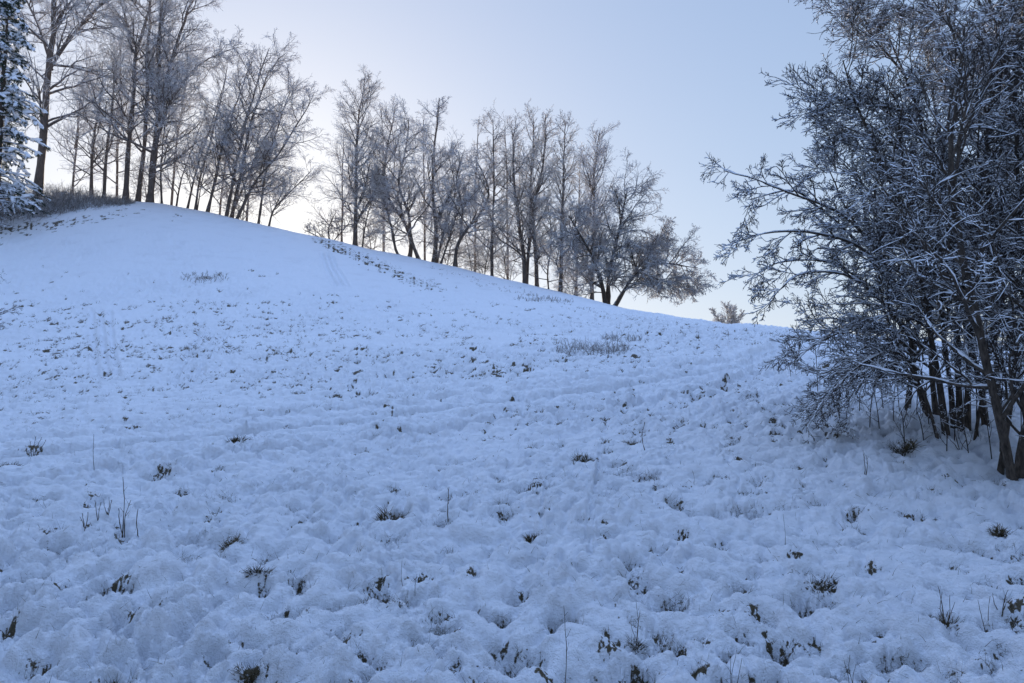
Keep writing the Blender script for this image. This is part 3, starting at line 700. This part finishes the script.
near_tree('snowy_tree', 'leftmost snowy tree of the right thicket, long boughs arching far left', 'tree', 14,
     [([(932, 418), (924, 391), (914, 360), (910, 328), (900, 296), (885, 262), (870, 225), (862, 180)], .058, .014), ([(938, 417), (932, 370), (930, 320), (925, 270), (915, 220), (905, 170)], .065, .012, .5)],
     205, NG, n=(20, 7, 5, 2), ratio=(.58, .66, .85), l1=1.55, t0=.22, lshape=.3, wob=(.11, .13, .15, .15), trop=(-.01, -.02, -.03, -.02), bias=(-.03, 0, 0), curl=.06,
     limbs=[([(905, 310), (880, 255), (845, 215), (800, 195), (762, 180), (728, 170)], .04, .006, -.6), ([(903, 300), (865, 250), (815, 232), (765, 232), (722, 246)], .04, .006, -.9), ([(926, 395), (900, 372), (868, 372), (838, 388), (806, 396)], .03, .006, -1.0), ([(920, 380), (890, 362), (850, 362), (822, 374), (800, 366)], .03, .006, -.4), 
            ([(912, 340), (880, 300), (845, 275), (800, 275), (770, 300)], .035, .006, -1.3),
            ([(915, 355), (885, 330), (850, 330), (815, 345), (795, 362)], .035, .006, -1.6), ([(918, 370), (895, 352), (865, 362), (838, 385), (825, 402)], .03, .006, -1.8), ([(895, 290), (850, 235), (815, 205), (790, 190), (745, 200)], .035, .006, .2),
            ([(905, 305), (870, 285), (830, 262), (780, 262), (748, 280)], .03, .006, .4), ([(925, 350), (905, 330), (885, 350), (862, 385), (850, 412)], .025, .006, -1.2), ([(885, 262), (850, 215), (835, 185), (825, 160)], .03, .006, 0), ([(908, 330), (890, 318), (860, 322), (830, 318), (806, 322)], .03, .006, .9)], **NT)
near_tree('snowy_tree', 'snowy tree at the back of the right hand thicket, seen through the trunks', 'tree', 17,
     [([(905, 404), (912, 350), (920, 290), (915, 220), (900, 150)], .06, .012), ([(1000, 400), (995, 330), (1000, 250), (1010, 150), (1000, 50)], .06, .012, .5), ([(1000, 380), (980, 320), (960, 250), (940, 150), (930, 60), (920, 20)], .07, .015, 1)],
     206, NG, n=(26, 7, 5, 2), ratio=(.58, .66, .85), l1=2.8, t0=.22, wob=(.11, .13, .15, .15), trop=(.01, -.01, -.01, 0), curl=.06, bark='near_bark', twig='near_twig', snow=.009, rtw=.007)
# thin undergrowth stems below the right-hand trees
UG = 'bare undergrowth stems beneath the snowy trees'
for k, (x, y, h, sx) in enumerate([(818, 398, 62, -3), (868, 425, 50, 8), (880, 428, 40, -6), (892, 420, 60, 5), (905, 445, 35, -3), (945, 448, 46, 6), (970, 452, 34, -10), (998, 445, 90, 8), (1008, 440, 100, -6), (975, 425, 85, 6), (1020, 430, 120, 3), (925, 440, 28, -8), (848, 402, 70, -10), (858, 410, 55, 6), (900, 408, 90, -14), (915, 412, 110, 10), (930, 425, 70, -12), (952, 440, 100, 14), (978, 436, 120, -8), (992, 450, 70, -14), (885, 412, 75, -16), (1002, 432, 130, 10), (838, 400, 45, 5), (965, 420, 130, -10)]):
    p = hit(x, y)
    tree('undergrowth_stem', 'thin bare undergrowth stem growing from the snow beneath the snowy trees', 'sapling', p[1], [([(x, y), (x + sx * .4, y - h * .5), (x + sx, y - h)], .006, .003)], 220 + k, UG,
         bark='near_twig', twig='near_twig', n=(7, 4, 3), l1=.3, t0=.25, ang=(38, 40, 40), rtw=.0018, snow=.003, trop=(.05, 0, 0), wob=(.12, .15, .15), dwob=.6)
# boughs of a shrub that stands just outside the left edge
near_tree('edge_bush', 'rimed bush at the left edge with twigs poking in at mid height', 'bush', 17,
     [([(-45, 395), (-38, 360), (-28, 335), (-8, 318), (16, 308)], .03, .006), ([(-47, 395), (-42, 370), (-35, 350), (-18, 330), (6, 322)], .025, .006, .3), ([(-44, 395), (-50, 350), (-60, 320)], .03, .006)],
     240, None, n=(12, 6, 4), l1=.7, t0=.4, ang=(35, 35, 35), rtw=.004, snow=.004, bark='near_twig', twig='near_twig', wob=(.12, .15, .15), trop=(0, 0, 0))
near_tree('edge_bush', 'rimed bush at the left edge just below the bramble thicket', 'bush', 30,
     [([(-40, 340), (-36, 290), (-25, 240), (-8, 215), (12, 205)], .06, .008), ([(-40, 340), (-30, 290), (-18, 255), (2, 244)], .05, .008, .3), ([(-36, 290), (-20, 225), (-5, 190), (10, 185)], .04, .008)],
     241, None, n=(16, 7, 5), l1=1.5, t0=.4, ang=(38, 38, 38), rtw=.007, snow=.006, bark='near_twig', twig='near_twig', wob=(.12, .15, .15), trop=(-.02, -.02, 0))

# ------------------------------------------------------------------ snowy spruce at the left edge
def spruce():
    r = np.random.default_rng(300); Y = 52
    b = px(-4, 192, Y); b[2] = gz(b[0], b[1]); H = 22.0
    root = empty('spruce_tree', b); tag(root, 'dark green spruce with thick snow on its boughs at the top left edge', 'tree')
    z = np.linspace(0, H, 14); P = np.stack([z * 0, z * 0, z - .1], 1)[None]
    v, q = tubes(P, (.28 * (1 - z / H) + .03)[None], 8); mesh_np('trunk', v, q, M['near_bark'], root)
    n = 230; h = r.uniform(2.4, H - .5, n); a = r.uniform(0, 2 * math.pi, n)
    Ln = 4.1 * np.clip(1.02 - h / H, .05, 1) ** .7 * r.uniform(.45, 1.2, n)
    D0 = np.stack([np.cos(a), np.sin(a), np.full(n, .15)], 1)
    B = grow(r, np.stack([h * 0, h * 0, h], 1), D0, Ln, 8, .05, -.10)
    v1 = tubes(B, taper(.012 * Ln + .01, np.full(n, .01), 8), 4)
    S0, Dd, rr, t, par = spawn(r, B, np.full((n, 8), .03), 12, .15, 1, 48, 8, .75)
    L2 = Ln[par] * .34 * (1.1 - t) + .18
    C = grow(r, S0, Dd, L2, 4, .05, -.08)
    v2 = tubes(C, np.full((len(C), 4), .01), 3)
    vb, qb = join([v1, v2]); mesh_np('branches', vb, qb, M['near_bark'], root)
    # needles: small triangles along every twig
    S0, Dd, rr, t, par = spawn(r, C, np.full((len(C), 4), .03), 40, 0, 1, 55, 12)
    ln = r.uniform(.08, .18, len(S0))[:, None]; side = nrm(np.cross(Dd, r.normal(size=Dd.shape))) * .022
    Vn = np.stack([S0 - side, S0 + side, S0 + Dd * ln], 1).reshape(-1, 3)
    mesh_np('needles', Vn, np.arange(len(Vn)).reshape(-1, 3), M['needles'], root, smooth=False)
    keep = r.uniform(size=len(C)) < .4
    Cs = C[keep].copy(); Cs[..., 2] += .05
    Rs = np.clip(.11 * r.uniform(.2, 1.6, (len(Cs), 4)), .01, .17); Rs[:, -1] *= .4
    s1 = tubes(Cs, Rs, 6)
    Bs = B.copy(); Bs[..., 2] += .06; s2 = tubes(Bs, np.clip(.07 * r.uniform(.3, 1.4, (n, 8)), .01, .12), 6)
    vs, qs = join([s1, s2]); mesh_np('snow', vs, qs, M['branch_snow'], root)
spruce()

# ------------------------------------------------------------------ bramble thicket below the spruce
def bramble():
    r = np.random.default_rng(310); P0 = []; H = []
    for k in range(2600):
        x = -60 + 185 * r.uniform() ** .9
        yt = np.interp(x, [-60, 0, 40, 80, 125], [200, 196, 194, 199, 204]); yb = np.interp(x, [-60, 0, 40, 80, 125], [232, 228, 222, 213, 206])
        y = r.uniform(yt, yb); p = hit(x, max(y, 202)); p[1] += r.uniform(0, 2)
        p[2] = gz(p[0], p[1]) - .05; P0.append(p); H.append(np.interp(x, [-60, 0, 60, 125], [2.0, 1.7, 1.3, .35]) * r.uniform(.5, 1.1))
    P0 = np.array(P0); H = np.array(H)
    D0 = nrm(r.normal(size=P0.shape) * .45 + np.array([0, 0, 1]))
    A = grow(r, P0, D0, H * 1.3, 7, .14, -.10); RA = taper(np.full(len(A), .014), np.full(len(A), .007), 7)
    S0, Dd, rr, t, par = spawn(r, A, RA, 5, .2, 1, 50, 15)
    Bq = grow(r, S0, Dd, .35 * H[par] * r.uniform(.5, 1.2, len(S0)), 3, .15, 0.0)
    b = P0.mean(0); v, q = join([tubes(A, RA, 3), tubes(Bq, taper(np.full(len(Bq), .008), np.full(len(Bq), .006), 3), 3)])
    o = mesh_np('bramble_thicket', v - b, q, M['bramble']); o.location = b
    tag(o, 'grey brown thicket of frosted brambles on the crest below the spruce', 'thicket', None, 'stuff')
bramble()

# ------------------------------------------------------------------ dead grass in the bare patches
def blades(P, D0, Ln, wd, r, K=3):
    """thin tapering ribbons"""
    n = len(P); C = grow(r, P, D0, Ln, K, .16, -.12)
    side = nrm(np.cross(D0, r.normal(size=D0.shape)))
    w_ = np.linspace(1, .12, K)[None, :, None] * wd[:, None, None] * side[:, None]
    V2 = np.stack([C - w_, C + w_], 2).reshape(-1, 3)
    b = (np.arange(n)[:, None] * K + np.arange(K - 1)[None]) * 2
    return V2, np.stack([b, b + 1, b + 3, b + 2], -1).reshape(-1, 4)
def dead_grass():
    r = np.random.default_rng(320); P, Ln, wd = [], [], []
    for (X, Y, rad, wgt) in SPOTS:
        if r.uniform() < .12: rad *= .5
        if Y < 14: n = int(np.clip(rad / .03 * 16, 8, 110)); ll = np.clip(rad * .9, .02, .08); ww = .0009
        elif Y < 24: n = int(6 + rad * 60); ll = .09; ww = .0022
        else: n = 9; ll = .11 if Y < 50 else .05; ww = .005
        if r.uniform() < .25 and Y < 14: n = n // 4
        a = r.uniform(0, 2 * math.pi, n); q = rad * .75 * np.sqrt(r.uniform(0, 1, n))
        x = X + q * np.cos(a); y = Y + q * np.sin(a)
        P.append(np.stack([x, y, surf_z(x, y) - .01], 1)); Ln.append(ll * r.uniform(.4, 1.5, n)); wd.append(np.full(n, ww) * r.uniform(.7, 1.5, n))
    # thin single blades poking through the snow everywhere near
    n = 5200; y = 2.6 * np.exp(r.uniform(0, math.log(8), n)); x = r.uniform(-.85, .85, n) * y
    P.append(np.stack([x, y, surf_z(x, y) - .01], 1)); Ln.append(r.uniform(.02, .09, n)); wd.append(np.full(n, .0009) * (1 + y / 9))
    P = np.vstack(P); Ln = np.concatenate(Ln); wd = np.concatenate(wd)
    D0 = nrm(r.normal(size=P.shape) * .6 + np.array([.1, -.1, .8]))
    v, q = blades(P, D0, Ln, wd, r)
    o = mesh_np('dead_grass', v, q, M['dead_grass'], smooth=False)
    tag(o, 'brown dead grass showing through the snow', 'grass', None, 'stuff')
dead_grass()

# ------------------------------------------------------------------ single weeds and tussocks
def on_surf(x, y):
    p = hit(x, y); p[2] = float(surf_z(p[0], p[1])[0]); return p
def weed(x, y, tops, label, rad=.004, side=0, seed=0, group=None, cat='weed', nm='dry_weed'):
    rad *= .55
    """tops: photo positions of stem tips"""
    r = np.random.default_rng(seed); b = on_surf(x, y)
    root = empty(nm, b); tag(root, label, cat, group)
    for k, (tx, ty) in enumerate(tops):
        off = r.normal() * .03
        T = px(tx, ty, b[1] + off)
        m_ = (b + T) / 2 + r.normal(size=3) * np.linalg.norm(T - b) * .04
        s0 = b + r.normal(size=3) * np.array([.012, .012, 0]) * (k > 0) - np.array([0, 0, .02])
        W = resample([s0, m_, T], 9); W += r.normal(size=W.shape) * rad * .35
        t = np.linspace(0, 1, 9); Rr = rad * (1 - .5 * t) * (1 + .15 * r.normal(size=9))
        prt = [tubes(W[None], Rr[None], 6)]
        if side:
            S0, Dd, rr, tt, par = spawn(r, W[None], Rr[None], side, .35, 1, 40, 10)
            Sg = grow(r, S0, Dd, np.linalg.norm(T - b) * .2 * r.uniform(.4, 1, len(S0)), 4, .12, .05)
            prt.append(tubes(Sg, taper(np.full(len(Sg), rad * .5), np.full(len(Sg), rad * .25), 4), 4))
        v, q = join(prt); mesh_np('stem', v - b, q, M['weed_stem'], root)
    return root
weed(563, 676, [(564, 606)], 'tall single dry stem standing upright at the bottom centre of the snow', .0045, 3, 1)
weed(448, 519, [(449, 487)], 'short thick dry stalk standing upright right of the dark tussock', .008, 2, 2)
weed(645, 449, [(645, 422)], 'short thick dry stalk beside a bare tuft in the upper middle', .010, 2, 3)
weed(123, 518, [(123, 477), (131, 500), (119, 508)], 'dark branched dry stalk standing at the right end of the stubble row', .007, 2, 4)
weed(139, 521, [(138, 509)], 'tiny leaning stub just right of the branched dry stalk', .008, 0, 5)
weed(85, 525, [(82, 513), (88, 512), (80, 517)], 'low cluster of dark stubs at the left end of the stubble row', .006, 1, 6)
weed(98, 519, [(95, 500), (101, 502)], 'pair of dark stubs second from the left of the stubble row', .006, 1, 7)
weed(108, 515, [(104, 499), (109, 497), (112, 500)], 'three pronged dark stubs in the middle of the stubble row', .006, 1, 8)
weed(95, 472, [(94, 434)], 'pale thin stem standing upright above the stubble row', .005, 0, 9)
weed(34, 452, [(42, 437), (46, 440), (30, 440), (36, 436)], 'small fan of dark twigs by the bare patch at the left edge', .008, 2, 10)
weed(636, 632, [(636, 600), (640, 610), (631, 616)], 'thin reddish stem rising from a grass tuft in the lower middle right', .003, 0, 11)
weed(944, 612, [(938, 586), (950, 595), (942, 592), (955, 602)], 'spray of dark stiff stems leaning left from a large tuft at lower right', .0045, 1, 12)
weed(1000, 604, [(993, 594), (1008, 590), (1012, 598)], 'low fan of dark stems at the right edge beyond the large tuft', .0045, 1, 13)
weed(403, 586, [(402, 561)], 'thin short stem above the double bare patch left of centre', .003, 0, 14)
weed(415, 589, [(417, 574)], 'tiny leaning stem beside the thin short one left of centre', .003, 0, 15)
weed(960, 446, [(948, 438), (955, 432), (966, 440)], 'leaning dark twig on the snow in front of the central tree trunks', .008, 2, 16)
weed(865, 474, [(863, 450), (866, 455)], 'forked dry stem on the snow left of the undergrowth', .007, 2, 17)
weed(735, 668, [(731, 656), (742, 658), (737, 650)], 'low crossed dry stems at the bottom right of centre', .003, 0, 18)
weed(850, 682, [(844, 660), (856, 664), (850, 655)], 'thin upright stems at the bottom edge right of centre', .0028, 0, 19)
weed(785, 540, [(783, 514)], 'faint single thin stem on the open snow at right', .003, 0, 20)
weed(694, 486, [(692, 470)], 'hair thin stem among the smooth snow cushions', .003, 0, 21)
weed(985, 612, [(978, 600), (990, 596)], 'short crossed stems between the large tuft and the right edge', .0035, 0, 22)
def tussock(x, y, wpx, hpx, label, seed, n=110, snowy=False):
    n = int(n * 2.6); hpx *= .72; r = np.random.default_rng(seed); b = on_surf(x, y); s = b[1] / F
    a = r.uniform(0, 2 * math.pi, n); q = .5 * wpx * s * r.uniform(0, 1, n) ** .7 * (1 + .3 * np.sin(a * 2 + seed))
    P = np.stack([b[0] + q * np.cos(a), b[1] + q * np.sin(a), np.zeros(n)], 1); P[:, 2] = surf_z(P[:, 0], P[:, 1]) - .015
    out = np.stack([np.cos(a), np.sin(a), np.zeros(n)], 1)
    D0 = nrm(out * .55 + r.normal(size=P.shape) * .35 + np.array([0, 0, .8]))
    v, qd = blades(P, D0, hpx * s * r.uniform(.4, 1.3, n), np.full(n, .35 * s) * r.uniform(.6, 1.3, n), r, 5)
    o = mesh_np('grass_tussock', v - b, qd, M['dead_grass'], smooth=False); o.location = b
    tag(o, label, 'grass tuft', 'brown grass tussocks poking from the snow')
tussock(390, 514, 22, 18, 'round dark seeded tussock left of the short thick stalk', 401, 160)
tussock(232, 536, 14, 12, 'small brown tussock in the left foreground above the rounder one', 402)
tussock(260, 572, 18, 15, 'rounder brown tussock in the left foreground with a long blade', 403, 130)
tussock(237, 446, 14, 10, 'isolated tussock on the open snow in the upper left', 404)
tussock(585, 456, 18, 12, 'olive tussock beside the top of the sledge tracks', 405)
tussock(630, 440, 18, 12, 'pale tussock just left of the short thick stalk in the upper middle', 406)
tussock(532, 543, 12, 10, 'small dark tussock at the end of the short sledge mark', 407)
tussock(822, 582, 30, 10, 'long flat brown tussock lying among smooth snow cushions at right', 408, 130)
tussock(945, 616, 26, 20, 'largest tussock at lower right under the spray of stiff stems', 409, 160)
tussock(905, 446, 16, 16, 'dark tussock in front of the leftmost tree of the thicket', 410)
tussock(1000, 526, 16, 10, 'tussock near the right edge below the forked tree foot', 411)
tussock(395, 602, 22, 10, 'dark crumpled tussock, right one of the double bare patch', 412)
tussock(366, 598, 14, 9, 'dark crumpled tussock, left one of the double bare patch', 413)
tussock(115, 675, 34, 20, 'big ragged tussock at the bottom left edge', 414, 170)
tussock(250, 668, 20, 14, 'ragged tussock at the bottom edge left of centre', 415)
tussock(718, 540, 14, 8, 'low dark tussock on the smooth snow right of centre', 416)
tussock(8, 458, 20, 10, 'brown tussock touching the left edge', 417)
tussock(636, 634, 12, 12, 'small tussock with the thin reddish stem', 418)
# frosted low scrub patches on the slope
def scrub(x, y, wpx, hpx, label, seed, n=90):
    r = np.random.default_rng(seed); b = on_surf(x, y); s = b[1] / F
    a = r.uniform(0, 2 * math.pi, n); q = .5 * wpx * s * np.sqrt(r.uniform(0, 1, n))
    P = np.stack([b[0] + q * np.cos(a), b[1] + q * np.sin(a) * .8, np.zeros(n)], 1); P[:, 2] = surf_z(P[:, 0], P[:, 1]) - .03
    A = grow(r, P, nrm(r.normal(size=P.shape) * .4 + np.array([0, 0, 1])), hpx * s * r.uniform(.5, 1.2, n), 5, .15, -.03); RA = taper(np.full(n, .22 * s), np.full(n, .10 * s), 5)
    S0, Dd, rr, t, par = spawn(r, A, RA, 5, .25, 1, 40, 12)
    Bq = grow(r, S0, Dd, hpx * s * .35 * r.uniform(.5, 1.2, len(S0)), 3, .15, 0)
    v, qd = join([tubes(A, RA, 4), tubes(Bq, taper(np.full(len(Bq), .12 * s), np.full(len(Bq), .08 * s), 3), 3)])
    o = mesh_np('low_scrub', v - b, qd, M['bramble']); o.location = b; tag(o, label, 'scrub')
scrub(205, 279, 46, 6, 'patch of low frosted scrub on the smooth upper slope', 501, 60)
scrub(592, 354, 80, 12, 'largest patch of frosted scrub, on the bank below the spreading tree', 502, 170)
scrub(622, 340, 46, 8, 'frosted scrub just below the crest under the spreading tree', 503, 70)
scrub(545, 300, 60, 4, 'thin line of frosted scrub at the crest under the pale sunlit row', 504, 70)
